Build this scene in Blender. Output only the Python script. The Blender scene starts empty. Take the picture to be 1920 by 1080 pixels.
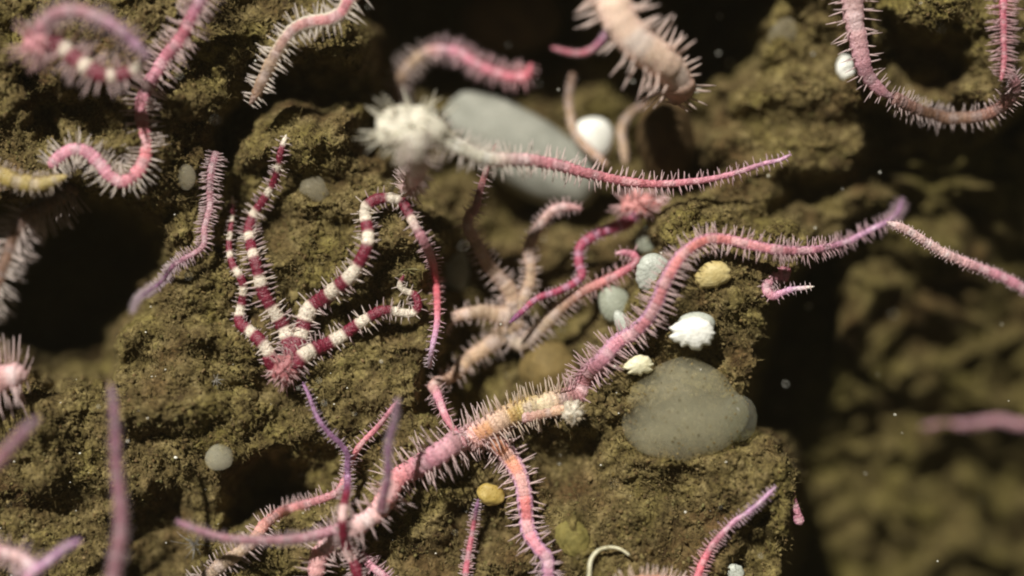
import bpy, math, random
import numpy as np
from mathutils import Matrix, Vector

random.seed(7)
RNG = np.random.default_rng(11)
SC = bpy.context.scene
COL = SC.collection

# ---------------------------------------------------------------- scale, camera, light
S = 0.00015                      # metres per picture unit: the view is about 29 cm wide
LENS = 50.0
DIST = 1920 * LENS / 36.0        # camera distance in picture units
PITCH = math.radians(50)         # the camera looks 40 degrees down on a steep rock slope
ROT = np.array(Matrix.Rotation(PITCH, 3, 'X'))

cam_d = bpy.data.cameras.new('camera'); cam = bpy.data.objects.new('camera', cam_d); COL.objects.link(cam)
SC.camera = cam
cam_d.lens = LENS; cam_d.sensor_width = 36; cam_d.clip_start = 0.005; cam_d.clip_end = 50
cam.location = Vector(ROT @ np.array([0, 0, DIST]) * S)
cam.rotation_euler = (PITCH, 0, 0)
cam_d.dof.use_dof = True
cam_d.dof.focus_distance = (DIST - 12) * S
cam_d.dof.aperture_fstop = LENS / 1000 / (250 * S)
cam_d.dof.aperture_blades = 0

world = bpy.data.worlds.new('World'); SC.world = world; world.use_nodes = True
bg = world.node_tree.nodes['Background']
bg.inputs['Color'].default_value = (0.030, 0.026, 0.015, 1); bg.inputs['Strength'].default_value = 1.0

sun_d = bpy.data.lights.new('sun', 'SUN'); sun = bpy.data.objects.new('sun', sun_d); COL.objects.link(sun)
sun_d.energy = 5.0; sun_d.angle = math.radians(2.0); sun_d.color = (1.0, 0.96, 0.87)
LDIR = np.array([-0.32, 0.58, 0.75]); LDIR /= np.linalg.norm(LDIR)
sun.rotation_euler = Vector(ROT @ LDIR).to_track_quat('Z', 'Y').to_euler()

vs = SC.view_settings
vs.view_transform = 'Standard'; vs.look = 'None'; vs.gamma = 1; vs.use_curve_mapping = False
vs.exposure = 0.22
SC.cycles.filter_width = 2.0
SC.cycles.volume_bounces = 6; SC.cycles.transparent_max_bounces = 16

# ---------------------------------------------------------------- helpers
def up3(px, py, z):
    """picture position + height above the focus plane -> slope coordinates (picture units)"""
    px = np.asarray(px, float); py = np.asarray(py, float); z = np.asarray(z, float)
    k = (DIST - z) / DIST
    return np.stack([(px - 960) * k, (540 - py) * k, z], -1)

def to_world(p):
    return (np.asarray(p, float) @ ROT.T) * S

_perm = np.random.default_rng(3).permutation(256).astype(np.int64)
_perm = np.concatenate([_perm, _perm])
_ga = np.random.default_rng(4).uniform(0, 2 * np.pi, 256)
_gx, _gy = np.cos(_ga), np.sin(_ga)
def perlin(x, y, seed=0):
    x = np.asarray(x, float) + seed * 17.31; y = np.asarray(y, float) + seed * 9.77
    xi = np.floor(x).astype(np.int64); yi = np.floor(y).astype(np.int64)
    xf = x - xi; yf = y - yi; xi &= 255; yi &= 255
    u = xf * xf * xf * (xf * (xf * 6 - 15) + 10); v = yf * yf * yf * (yf * (yf * 6 - 15) + 10)
    def g(ix, iy, dx, dy):
        h = _perm[(_perm[ix & 255] + iy) & 511]
        return _gx[h] * dx + _gy[h] * dy
    a = g(xi, yi, xf, yf); b = g(xi + 1, yi, xf - 1, yf)
    c = g(xi, yi + 1, xf, yf - 1); d = g(xi + 1, yi + 1, xf - 1, yf - 1)
    return ((a + (b - a) * u) * (1 - v) + (c + (d - c) * u) * v) * 1.5

def sstep(a, b, x):
    t = np.clip((x - a) / (b - a), 0, 1); return t * t * (3 - 2 * t)

def poly_sd(px, py, poly):
    """signed distance to a polygon, positive inside"""
    P = np.array(poly, float); Q = np.roll(P, -1, 0)
    d = np.full(px.shape, 1e9); inside = np.zeros(px.shape, bool)
    for (ax, ay), (bx, by) in zip(P, Q):
        ex, ey = bx - ax, by - ay; L = ex * ex + ey * ey + 1e-9
        t = np.clip(((px - ax) * ex + (py - ay) * ey) / L, 0, 1)
        d = np.minimum(d, np.hypot(px - ax - t * ex, py - ay - t * ey))
        c = ((ay > py) != (by > py)) & (px < ex * (py - ay) / (ey + 1e-12) + ax)
        inside ^= c
    return np.where(inside, d, -d)

# ---------------------------------------------------------------- materials
def new_mat(name):
    m = bpy.data.materials.new(name); m.use_nodes = True
    nt = m.node_tree; nt.nodes.clear()
    return m, nt, nt.nodes, nt.links

def node(nt, typ, **kw):
    n = nt.nodes.new(typ)
    for k, v in kw.items():
        if hasattr(n, k): setattr(n, k, v)
        else: n.inputs[k].default_value = v
    return n

def ramp(nt, fac, stops):
    r = nt.nodes.new('ShaderNodeValToRGB')
    e = r.color_ramp.elements
    while len(e) < len(stops): e.new(0.5)
    for el, (p, c) in zip(e, stops):
        el.position = p; el.color = (*c, 1)
    nt.links.new(fac, r.inputs['Fac']); return r.outputs['Color']

def coords(nt):
    return nt.nodes.new('ShaderNodeNewGeometry').outputs['Position']

def noise(nt, size, detail=3, rough=0.55, vec=None):
    """noise whose features are about size picture units wide"""
    n = nt.nodes.new('ShaderNodeTexNoise'); n.inputs['Scale'].default_value = 1.0 / (size * S)
    n.inputs['Detail'].default_value = detail; n.inputs['Roughness'].default_value = rough
    nt.links.new(vec or coords(nt), n.inputs['Vector']); return n.outputs['Fac']

def mixc(nt, fac, a, b, mode='MIX'):
    n = nt.nodes.new('ShaderNodeMix'); n.data_type = 'RGBA'; n.blend_type = mode
    for sock, v in ((n.inputs[0], fac), (n.inputs[6], a), (n.inputs[7], b)):
        if isinstance(v, (int, float)): sock.default_value = v
        elif isinstance(v, tuple): sock.default_value = (*v, 1)
        else: nt.links.new(v, sock)
    return n.outputs[2]

def bump(nt, h, strength, dist):
    b = nt.nodes.new('ShaderNodeBump'); b.inputs['Strength'].default_value = strength
    b.inputs['Distance'].default_value = dist * S
    nt.links.new(h, b.inputs['Height']); return b.outputs['Normal']

def principled(nt, col, rough=0.8, normal=None, sss=0.0, spec=0.3):
    p = nt.nodes.new('ShaderNodeBsdfPrincipled')
    if isinstance(col, tuple): p.inputs['Base Color'].default_value = (*col, 1)
    else: nt.links.new(col, p.inputs['Base Color'])
    p.inputs['Roughness'].default_value = rough
    p.inputs['Specular IOR Level'].default_value = spec
    if sss:
        p.inputs['Subsurface Weight'].default_value = sss
        p.inputs['Subsurface Radius'].default_value = (1, .7, .5)
        p.inputs['Subsurface Scale'].default_value = 12 * S
    if normal is not None: nt.links.new(normal, p.inputs['Normal'])
    return p

def finish(m, shader):
    nt = m.node_tree; o = nt.nodes.new('ShaderNodeOutputMaterial')
    nt.links.new(shader, o.inputs['Surface']); return m

def mat_sediment(name, tint=1.0, hue=(1, 1, 1)):
    m, nt, N, L = new_mat(name)
    big = noise(nt, 150, 4); mid = noise(nt, 30, 4, .6); fine = noise(nt, 6, 3, .65)
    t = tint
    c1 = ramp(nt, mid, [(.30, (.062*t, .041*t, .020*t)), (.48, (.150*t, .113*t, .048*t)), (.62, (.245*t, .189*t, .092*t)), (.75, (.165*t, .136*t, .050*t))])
    c2 = ramp(nt, big, [(.33, (.58, .46, .44)), (.48, (1, 1, 1)), (.66, (1.0, 1.06, .78))])
    c = mixc(nt, 1.0, c1, c2, 'MULTIPLY')
    c3 = ramp(nt, fine, [(.32, (.45, .40, .36)), (.5, (1, 1, 1)), (.68, (1.4, 1.36, 1.25))])
    c = mixc(nt, 1.0, c, c3, 'MULTIPLY')
    if hue != (1, 1, 1): c = mixc(nt, 1.0, c, hue, 'MULTIPLY')
    n = bump(nt, noise(nt, 4, 4, .7), 0.7, 2.5)
    return finish(m, principled(nt, c, .92, n, spec=.15).outputs[0])

def mat_floc(name, cols):
    m, nt, N, L = new_mat(name)
    c = ramp(nt, noise(nt, 22, 3, .7), cols)
    a = node(nt, 'ShaderNodeAttribute', attribute_name='Col')
    c = mixc(nt, 1.0, c, a.outputs['Color'], 'MULTIPLY')
    d = nt.nodes.new('ShaderNodeBsdfDiffuse'); L.new(c, d.inputs['Color'])
    t = nt.nodes.new('ShaderNodeBsdfTranslucent'); L.new(c, t.inputs['Color'])
    x = nt.nodes.new('ShaderNodeMixShader'); x.inputs[0].default_value = .25
    L.new(d.outputs[0], x.inputs[1]); L.new(t.outputs[0], x.inputs[2])
    return finish(m, x.outputs[0])

def mat_body():
    m, nt, N, L = new_mat('brittle_star_skin')
    a = node(nt, 'ShaderNodeAttribute', attribute_name='Col')
    f = ramp(nt, noise(nt, 5, 3, .6), [(.3, (.50, .42, .43)), (.47, (1, 1, 1)), (.6, (1, 1, 1)), (.72, (1.3, 1.36, 1.36))])
    c = mixc(nt, 1.0, a.outputs['Color'], f, 'MULTIPLY')
    n = bump(nt, noise(nt, 4, 3), 1.0, 3)
    return finish(m, principled(nt, c, .36, n, sss=.18, spec=.55).outputs[0])

def mat_spine():
    m, nt, N, L = new_mat('glassy_spine')
    a = node(nt, 'ShaderNodeAttribute', attribute_name='Col')
    p = principled(nt, a.outputs['Color'], .35, None, spec=.5)
    t = nt.nodes.new('ShaderNodeBsdfTranslucent'); L.new(a.outputs['Color'], t.inputs['Color'])
    x = nt.nodes.new('ShaderNodeMixShader'); x.inputs[0].default_value = .3
    L.new(p.outputs[0], x.inputs[1]); L.new(t.outputs[0], x.inputs[2])
    tr = nt.nodes.new('ShaderNodeBsdfTransparent')
    y = nt.nodes.new('ShaderNodeMixShader'); y.inputs[0].default_value = .28
    L.new(x.outputs[0], y.inputs[1]); L.new(tr.outputs[0], y.inputs[2])
    return finish(m, y.outputs[0])

def mat_stone(name, a, b, size=25, rough=.75, bumpd=2, spec=.3, sss=0.0):
    m, nt, N, L = new_mat(name)
    mx = lambda k: tuple(a[i] * (1 - k) + b[i] * k for i in range(3))
    c = ramp(nt, noise(nt, size, 5, .62), [(.3, a), (.5, mx(.5)), (.7, b)])
    sp = ramp(nt, noise(nt, 3.5, 2, .6), [(.28, (.55, .52, .45)), (.42, (1, 1, 1)), (.66, (1, 1, 1)), (.74, (1.35, 1.3, 1.15))])
    c = mixc(nt, 1.0, c, sp, 'MULTIPLY')
    n = bump(nt, noise(nt, size * .35, 4, .65), .6, bumpd)
    return finish(m, principled(nt, c, rough, n, sss=sss, spec=spec).outputs[0])

def mat_jelly(name, a, b, alpha, rough=.35, rise=.35):
    m, nt, N, L = new_mat(name)
    c = ramp(nt, noise(nt, 45, 5, .6), [(.3, a), (.7, b)])
    sp = ramp(nt, noise(nt, 5, 2, .5), [(.66, (0, 0, 0)), (.74, (1, 1, 1))])
    c = mixc(nt, sp, c, (.42, .36, .2))
    n = bump(nt, noise(nt, 30, 4, .6), .35, 4)
    p = principled(nt, c, rough, n, sss=.4, spec=.4)
    t = nt.nodes.new('ShaderNodeBsdfTransparent'); t.inputs[0].default_value = (.93, .95, .9, 1)
    lw = nt.nodes.new('ShaderNodeLayerWeight'); lw.inputs['Blend'].default_value = .45
    f = node(nt, 'ShaderNodeMapRange'); L.new(lw.outputs['Facing'], f.inputs[0])
    f.inputs[3].default_value = alpha; f.inputs[4].default_value = min(1, alpha + rise)
    x = nt.nodes.new('ShaderNodeMixShader'); L.new(f.outputs[0], x.inputs[0])
    L.new(t.outputs[0], x.inputs[1]); L.new(p.outputs[0], x.inputs[2])
    return finish(m, x.outputs[0])

M_SED = mat_sediment('olive_sediment', .82, (.97, .98, .93))
M_FAR_DIMMED = mat_sediment('far_sediment_dimmed', .56, (.95, .98, .80))  # same sediment, coloured darker and greener for light lost over distance
M_FLOC = mat_floc('sediment_floc', [(.30, (.072, .050, .021)), (.48, (.168, .128, .054)), (.62, (.275, .213, .098)), (.75, (.185, .146, .055))])
M_BODY = mat_body(); M_SPINE = mat_spine()

# ---------------------------------------------------------------- mesh building
def make_obj(name, verts, faces, mat, parent=None, origin=None, cols=None, smooth=True):
    """verts in slope coordinates (n,3); faces: list of int arrays (m,3) / (m,4); origin in slope coordinates"""
    o3 = np.zeros(3) if origin is None else np.asarray(origin, float)
    v = to_world(np.asarray(verts) - o3)
    me = bpy.data.meshes.new(name)
    me.vertices.add(len(v)); me.vertices.foreach_set('co', v.astype(np.float32).ravel())
    faces = [np.asarray(f) for f in faces if len(f)]
    tot = np.concatenate([np.full(len(f), f.shape[1], np.int32) for f in faces])
    idx = np.concatenate([f.ravel() for f in faces]).astype(np.int32)
    start = np.concatenate([[0], np.cumsum(tot)[:-1]]).astype(np.int32)
    me.loops.add(len(idx)); me.loops.foreach_set('vertex_index', idx)
    me.polygons.add(len(tot)); me.polygons.foreach_set('loop_start', start); me.polygons.foreach_set('loop_total', tot)
    me.polygons.foreach_set('use_smooth', np.full(len(tot), smooth, bool))
    if cols is not None:
        at = me.color_attributes.new('Col', 'FLOAT_COLOR', 'POINT')
        c4 = np.ones((len(v), 4), np.float32); c4[:, :3] = cols
        at.data.foreach_set('color', c4.ravel())
    me.materials.append(mat); me.update(); me.validate()
    ob = bpy.data.objects.new(name, me); COL.objects.link(ob)
    if parent is not None: ob.parent = parent
    else: ob.location = Vector(to_world(o3))
    return ob

def tag(o, label=None, cat=None, group=None, kind=None):
    if label: o['label'] = label
    if cat: o['category'] = cat
    if group: o['group'] = group
    if kind: o['kind'] = kind
    return o

class Acc:
    """collects pieces of one mesh"""
    def __init__(s): s.v = []; s.q = []; s.t = []; s.c = []; s.n = 0
    def add(s, v, q=None, t=None, c=None):
        s.v.append(v)
        if q is not None and len(q): s.q.append(np.asarray(q) + s.n)
        if t is not None and len(t): s.t.append(np.asarray(t) + s.n)
        s.c.append(np.broadcast_to(np.ones(3) if c is None else c, (len(v), 3))); s.n += len(v)
    def build(s, name, mat, parent=None, origin=None, smooth=True):
        f = []
        if s.q: f.append(np.concatenate(s.q))
        if s.t: f.append(np.concatenate(s.t))
        return make_obj(name, np.concatenate(s.v), f, mat, parent, origin, np.concatenate(s.c), smooth)

def grid_faces(nr, nc):
    i = np.arange(nr * nc).reshape(nr, nc)
    return np.stack([i[:-1, :-1], i[1:, :-1], i[1:, 1:], i[:-1, 1:]], -1).reshape(-1, 4)

# ---------------------------------------------------------------- the rock slope
X0, X1, Y0, Y1 = -280, 2200, -240, 1320
FEAT = [   # polygon, height, edge softness
    ([(-200, 360), (60, 395), (120, 372), (230, 385), (275, 440), (262, 560), (205, 610), (165, 690), (95, 700), (20, 640), (-200, 660)], -620, 40),
    ([(400, 262), (455, 190), (520, 118), (620, 112), (700, 170), (640, 205), (530, 205), (455, 262), (430, 305), (398, 300)], -130, 24),
    ([(650, -60), (690, 60), (715, 140), (690, 230), (735, 320), (850, 385), (1010, 430), (1190, 400), (1290, 330), (1310, 180), (1380, 60), (1420, -60)], -310, 70),  # stops just above the view so the unseen rim casts shade into it
    ([(690, -50), (730, 60), (760, 140), (860, 170), (960, 165), (1060, 110), (1080, 20), (1060, -50)], -190, 50),
    ([(1180, 120), (1210, 330), (1290, 340), (1310, 200), (1270, 120)], -130, 40),
    ([(1240, -40), (1270, 120), (1340, 170), (1400, 90), (1440, -40)], -220, 50),
    ([(815, 690), (870, 615), (960, 640), (1050, 650), (1105, 690), (1070, 735), (960, 762), (870, 800), (790, 772)], -150, 28),
    ([(418, 1000), (425, 930), (470, 868), (560, 880), (585, 925), (510, 955), (460, 985)], -130, 26),
    ([(1430, 400), (1500, 345), (1600, 320), (1720, 300), (1760, 420), (1560, 440)], -160, 34),
    ([(1640, 40), (1690, 60), (1780, 60), (1830, 130), (1800, 190), (1690, 190), (1640, 140)], -150, 30),
    ([(1620, 195), (1700, 210), (1850, 215), (1900, 260), (1760, 360), (1640, 340)], -210, 34),
    ([(1300, -60), (1560, -60), (1610, 110), (1420, 150), (1300, 140)], -120, 50),
    ([(1610, -240), (2100, -240), (1950, 200), (1640, 200)], -50, 50),
    ([(60, 160), (190, 190), (235, 240), (160, 265), (60, 250)], -80, 26),
    ([(-280, -240), (420, -240), (415, 180), (330, 330), (200, 370), (-280, 350)], 40, 60),
    ([(1290, 160), (1600, 120), (1640, 300), (1500, 400), (1330, 420), (1270, 340)], -110, 60),
    ([(560, 660), (780, 620), (790, 730), (640, 800), (560, 760)], 30, 40),
    ([(60, 730), (420, 700), (440, 860), (250, 900), (40, 900)], 34, 50),
    ([(440, 600), (540, 560), (800, 560), (810, 620), (560, 660)], -34, 36),
    ([(1130, 850), (1260, 830), (1450, 815), (1495, 860), (1500, 1000), (1480, 1320), (1100, 1320), (1060, 960)], 52, 30),
    ([(1390, 1000), (1440, 965), (1470, 1010), (1440, 1090), (1370, 1090)], -60, 24),
    ([(1010, 860), (1130, 800), (1190, 880), (1120, 980), (1020, 950)], -50, 40),
    ([(850, 960), (900, 960), (990, 1010), (960, 1060), (860, 1060)], -40, 30),
    ([(845, 395), (1010, 370), (1200, 385), (1235, 450), (1180, 560), (1120, 650), (985, 640), (835, 625), (825, 540)], -165, 50),
    ([(430, 330), (560, 300), (700, 330), (690, 430), (560, 520), (430, 480)], -45, 50),
    ([(480, 870), (640, 850), (700, 900), (600, 960), (470, 960)], -70, 40),
    ([(225, 960), (330, 900), (400, 960), (390, 1100), (230, 1100)], -60, 40),
]
EDGE = [(-900, -500), (1990, -500), (1960, 60), (1915, 180), (1850, 280), (1760, 330), (1655, 380), (1580, 430), (1500, 500), (1450, 570), (1425, 660),
        (1400, 740), (1395, 800), (1450, 822), (1485, 862), (1492, 950), (1480, 1030), (1462, 1090), (1440, 1500), (-900, 1500)]
_gx1 = np.arange(X0, X1 + 8, 8.0); _gy1 = np.arange(Y0, Y1 + 8, 8.0)
_GX, _GY = np.meshgrid(_gx1, _gy1)
_wx = _GX + 26 * perlin(_GX / 90, _GY / 90, 1) + 10 * perlin(_GX / 30, _GY / 30, 2)
_wy = _GY + 26 * perlin(_GX / 90, _GY / 90, 3) + 10 * perlin(_GX / 30, _GY / 30, 4)
COARSE = 36 * perlin(_GX / 260, _GY / 260, 5) + 26 * perlin(_GX / 120, _GY / 95, 6) + 16 * sstep(-.14, .18, perlin(_wx / 230, _wy / 84, 17)) + 5 * sstep(-.08, .10, perlin(_wx / 120, _wy / 50, 18)) - 10
for _p, _h, _s in FEAT:
    COARSE = COARSE + _h * sstep(-_s, _s, poly_sd(_wx, _wy, _p))
_ed = poly_sd(_GX + 14 * perlin(_GX / 40, _GY / 40, 8), _GY + 14 * perlin(_GX / 40, _GY / 40, 9), EDGE)
COARSE0 = COARSE
COARSE = COARSE - 26 * sstep(70, 0, _ed) - 900 * sstep(6, -50, _ed)

def bil(F, px, py):
    fx = np.clip((np.asarray(px, float) - X0) / 8, 0, F.shape[1] - 1.001); fy = np.clip((np.asarray(py, float) - Y0) / 8, 0, F.shape[0] - 1.001)
    ix = fx.astype(int); iy = fy.astype(int); fx = fx - ix; fy = fy - iy
    return (F[iy, ix] * (1 - fx) + F[iy, ix + 1] * fx) * (1 - fy) + (F[iy + 1, ix] * (1 - fx) + F[iy + 1, ix + 1] * fx) * fy

def height(px, py):
    px = np.asarray(px, float); py = np.asarray(py, float)
    h = bil(COARSE, px, py)
    wx = px + 8 * perlin(px / 30, py / 30, 21); wy = py + 8 * perlin(px / 30, py / 30, 22)
    rough = .55 + .65 * sstep(-.3, .5, perlin(px / 170, py / 170, 30))
    h = h + 17 * perlin(wx / 62, wy / 46, 10) + 8 * rough * (np.abs(perlin(wx / 34, wy / 27, 11)) - .25)
    h = h + 5.2 * rough * (np.abs(perlin(wx / 17, wy / 14, 12)) - .25) + 4.5 * rough * perlin(wx / 8.5, wy / 7.5, 13) + 3.0 * perlin(px / 4.6, py / 4.6, 14)
    return h

def build_rock():
    st = 2.6
    gx = np.arange(X0, X1, st); gy = np.arange(Y0, Y1, st)
    GX, GY = np.meshgrid(gx, gy)
    h = height(GX, GY)
    jx = GX + 5 * perlin(GX / 22, GY / 22, 40) + 3 * perlin(GX / 8, GY / 8, 41)
    jy = GY + 6 * perlin(GX / 22, GY / 22, 42) + 3 * perlin(GX / 8, GY / 8, 43)
    v = up3(jx, jy, h).reshape(-1, 3)
    f = grid_faces(*GX.shape)
    keep = (h.reshape(-1)[f].max(1) > -860)
    o = make_obj('rock_slope', v, [f[keep]], M_SED)
    return tag(o, 'steep rock slope under a thick coat of olive brown sediment', None, None, 'structure')
build_rock()

def build_far():
    gx = np.arange(-900, 2900, 9.0); gy = np.arange(-800, 1900, 9.0)
    GX, GY = np.meshgrid(gx, gy)
    wx = GX + 40 * perlin(GX / 160, GY / 160, 51); wy = GY + 40 * perlin(GX / 160, GY / 160, 52)
    h = -245 + 60 * perlin(wx / 330, wy / 240, 53) + 120 * (np.abs(perlin(wx / 150, wy / 95, 54)) - .25) + 70 * (np.abs(perlin(wx / 66, wy / 50, 55)) - .25)
    h = h + 32 * perlin(wx / 34, wy / 30, 56) + 10 * perlin(wx / 16, wy / 15, 57) - (np.maximum(GX, 1600) - 1700) * .26 - (np.clip(GY, 250, 1500) - 350) * .42
    h = np.where(GX < 1560, np.minimum(h, -420 - .45 * np.clip(1560 - GX, 0, 800)), h)
    o = make_obj('seabed', up3(GX, GY, h).reshape(-1, 3), [grid_faces(*GX.shape)], M_FAR_DIMMED)
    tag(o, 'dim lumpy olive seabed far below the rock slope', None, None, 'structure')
build_far()

# ---------------------------------------------------------------- sediment tufts on the rock
def ico():
    p = (1 + 5 ** .5) / 2
    v = np.array([(-1, p, 0), (1, p, 0), (-1, -p, 0), (1, -p, 0), (0, -1, p), (0, 1, p), (0, -1, -p), (0, 1, -p), (p, 0, -1), (p, 0, 1), (-p, 0, -1), (-p, 0, 1)], float)
    f = np.array([(0, 11, 5), (0, 5, 1), (0, 1, 7), (0, 7, 10), (0, 10, 11), (1, 5, 9), (5, 11, 4), (11, 10, 2), (10, 7, 6), (7, 1, 8), (3, 9, 4), (3, 4, 2), (3, 2, 6), (3, 6, 8), (3, 8, 9), (4, 9, 5), (2, 4, 11), (6, 2, 10), (8, 6, 7), (9, 8, 1)])
    return v / np.linalg.norm(v[0]), f

def surf_points(n, seed):
    r = np.random.default_rng(seed)
    px = r.uniform(-120, 2000, n * 2); py = r.uniform(-120, 1200, n * 2)
    w = .35 + .65 * sstep(-.25, .35, perlin(px / 60, py / 60, 61) + .5 * perlin(px / 20, py / 20, 62))
    ok = (r.uniform(0, 1, n * 2) < w)
    px, py = px[ok][:n], py[ok][:n]
    z = height(px, py)
    k = z > -640
    px, py, z = px[k], py[k], z[k]
    jx = px + 5 * perlin(px / 22, py / 22, 40) + 3 * perlin(px / 8, py / 8, 41)
    jy = py + 6 * perlin(px / 22, py / 22, 42) + 3 * perlin(px / 8, py / 8, 43)
    return up3(jx, jy, z), r

def build_flocs():
    base, bf = ico()
    P, r = surf_points(40000, 5)
    n = len(P)
    sz = 1.0 + 3.2 * r.uniform(0, 1, n) ** 3.2
    V = base[None] * (1 + r.uniform(-.38, .38, (n, 12, 1)))
    sc = sz[:, None] * r.uniform(.6, 1.5, (n, 3))
    V = V * sc[:, None, :]
    V[..., :2] = np.einsum('nij,nkj->nki', np.stack([np.stack([np.cos(a := r.uniform(0, 6.28, n)), -np.sin(a)], -1), np.stack([np.sin(a), np.cos(a)], -1)], -2), V[..., :2])
    V = V + (P + np.stack([np.zeros(n), np.zeros(n), sz * .5], -1))[:, None]
    F = (bf[None] + 12 * np.arange(n)[:, None, None]).reshape(-1, 3)
    c = np.repeat(r.uniform(.55, 1.25, (n, 1)) * np.array([[1, 1, 1]]) * r.uniform(.92, 1.08, (n, 3)), 12, 0)
    o = make_obj('sediment_flocs', V.reshape(-1, 3), [F], M_FLOC, cols=c)
    tag(o, 'loose crumbs of olive brown sediment all over the rock', None, None, 'stuff')

def build_filaments():
    P, r = surf_points(32000, 9)
    n = len(P); k = 4; n2 = n * k
    B = np.repeat(P, k, 0)
    d = r.normal(0, 1, (n2, 3)); d[:, 2] = np.abs(d[:, 2]) * .9 + .35; d /= np.linalg.norm(d, axis=1)[:, None]
    L = r.uniform(4, 15, n2) * (r.uniform(0, 1, n2) ** .6)
    bend = r.normal(0, .45, (n2, 3))
    rad = r.uniform(.4, .95, n2)
    a = np.cross(d, r.normal(0, 1, (n2, 3))); a /= np.linalg.norm(a, axis=1)[:, None]; b = np.cross(d, a)
    V = []
    for s in (0, .5, 1):
        cpt = B + d * (L * s)[:, None] + bend * (L * s * s)[:, None]
        for q in range(3):
            an = q * 2.0944
            V.append(cpt + (a * math.cos(an) + b * math.sin(an)) * (rad * (1 - .45 * s))[:, None])
    V = np.stack(V, 1)
    f = []
    for s in range(2):
        for q in range(3):
            f.append((s * 3 + q, s * 3 + (q + 1) % 3, s * 3 + 3 + (q + 1) % 3, s * 3 + 3 + q))
    F = (np.array(f)[None] + 9 * np.arange(n2)[:, None, None]).reshape(-1, 4)
    T = (np.array([[6, 7, 8]])[None] + 9 * np.arange(n2)[:, None, None]).reshape(-1, 3)
    c = np.repeat(r.uniform(.6, 1.5, (n2, 1)) * np.ones((1, 3)), 9, 0)
    o = make_obj('hydroid_fuzz', V.reshape(-1, 3), [F, T], M_FLOC, cols=c)
    tag(o, 'short bent hydroid threads caked in sediment growing on the rock', None, None, 'stuff')
build_flocs()
build_filaments()

# ---------------------------------------------------------------- brittle stars
WHITE = (.72, .63, .52); RED = (.185, .016, .038); PINK = (.58, .25, .325); LILAC = (.56, .32, .49); PURPLE = (.29, .145, .27)
ORANGE = (.66, .30, .18); TAN = (.48, .34, .23); GREY = (.40, .33, .27); PALE = (.70, .47, .46); PEACH = (.90, .66, .52)
BROWN = (.20, .11, .07); YELLOW = (.50, .36, .12); CREAM = (.68, .55, .38); ROSE = (.48, .13, .18); MAUVE = (.40, .20, .235); DIM = (.27, .12, .15); BONE = (.72, .68, .56)
DKPUR = (.20, .04, .16)

def catmull(P, step=1.5):
    P = np.asarray(P, float)
    Q = np.vstack([2 * P[0] - P[1], P, 2 * P[-1] - P[-2]])
    out = []
    for i in range(1, len(Q) - 2):
        p0, p1, p2, p3 = Q[i - 1], Q[i], Q[i + 1], Q[i + 2]
        m = max(2, int(np.linalg.norm((p2 - p1)[:2]) / step))
        t = np.linspace(0, 1, m, endpoint=False)[:, None]
        out.append(.5 * (2 * p1 + (p2 - p0) * t + (2 * p0 - 5 * p1 + 4 * p2 - p3) * t * t + (3 * p1 - p0 - 3 * p2 + p3) * t ** 3))
    out.append(P[-1:])
    return np.concatenate(out)

def smooth1(a, w):
    w = max(3, int(w) | 1); k = np.hanning(w + 2)[1:-1]; k /= k.sum()
    return np.convolve(np.pad(a, w // 2, 'edge'), k, 'valid')

def path3(pts, off, lift, zfix):
    """picture polyline -> 3-D path resting on the rock (or at a given height)"""
    pts = np.asarray(pts, float)
    c = catmull(pts[:, :2])
    s = np.concatenate([[0], np.cumsum(np.hypot(*np.diff(c, axis=0).T))])
    if zfix is not None:
        zk = np.interp(np.linspace(0, 1, 200), np.linspace(0, 1, len(zfix)), zfix) if len(zfix) > 1 else np.full(200, zfix[0])
        z = np.interp(s / s[-1], np.linspace(0, 1, 200), zk); z = smooth1(z, min(41, len(z) // 2 * 2 - 1))
    else:
        h = np.maximum(height(c[:, 0], c[:, 1]), bil(COARSE0, c[:, 0], c[:, 1]) - 25)
        w = 15; hp = np.pad(h, w, 'edge')
        hm = np.max(np.stack([hp[i:i + len(h)] for i in range(0, 2 * w + 1, 3)]), 0)
        z = smooth1(.6 * hm + .4 * smooth1(h, 25), min(45, max(5, len(h) // 3))) + off
        if lift: z = z + np.interp(s / s[-1], np.linspace(0, 1, len(lift)), lift)
    return up3(c[:, 0], c[:, 1], z)

def resample(p, d):
    s = np.concatenate([[0], np.cumsum(np.linalg.norm(np.diff(p, axis=0), axis=1))])
    n = max(3, int(round(s[-1] / d)) + 1); t = np.linspace(0, s[-1], n)
    return np.stack([np.interp(t, s, p[:, i]) for i in range(3)], 1), t, s[-1]

def frames(p):
    T = np.gradient(p, axis=0); T /= np.linalg.norm(T, axis=1)[:, None] + 1e-9
    Z = np.array([0, 0, 1.0])
    sd = np.cross(T, Z); l = np.linalg.norm(sd, axis=1)[:, None]
    sd = sd / (l + 1e-6)
    upv = np.cross(sd, T)
    return T, sd, upv

def lerp_cols(keys, t):
    """keys: list of (t, colour)"""
    ks = np.array([k[0] for k in keys]); cs = np.array([k[1] for k in keys], float)
    return np.stack([np.interp(t, ks, cs[:, i]) for i in range(3)], -1)

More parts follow.
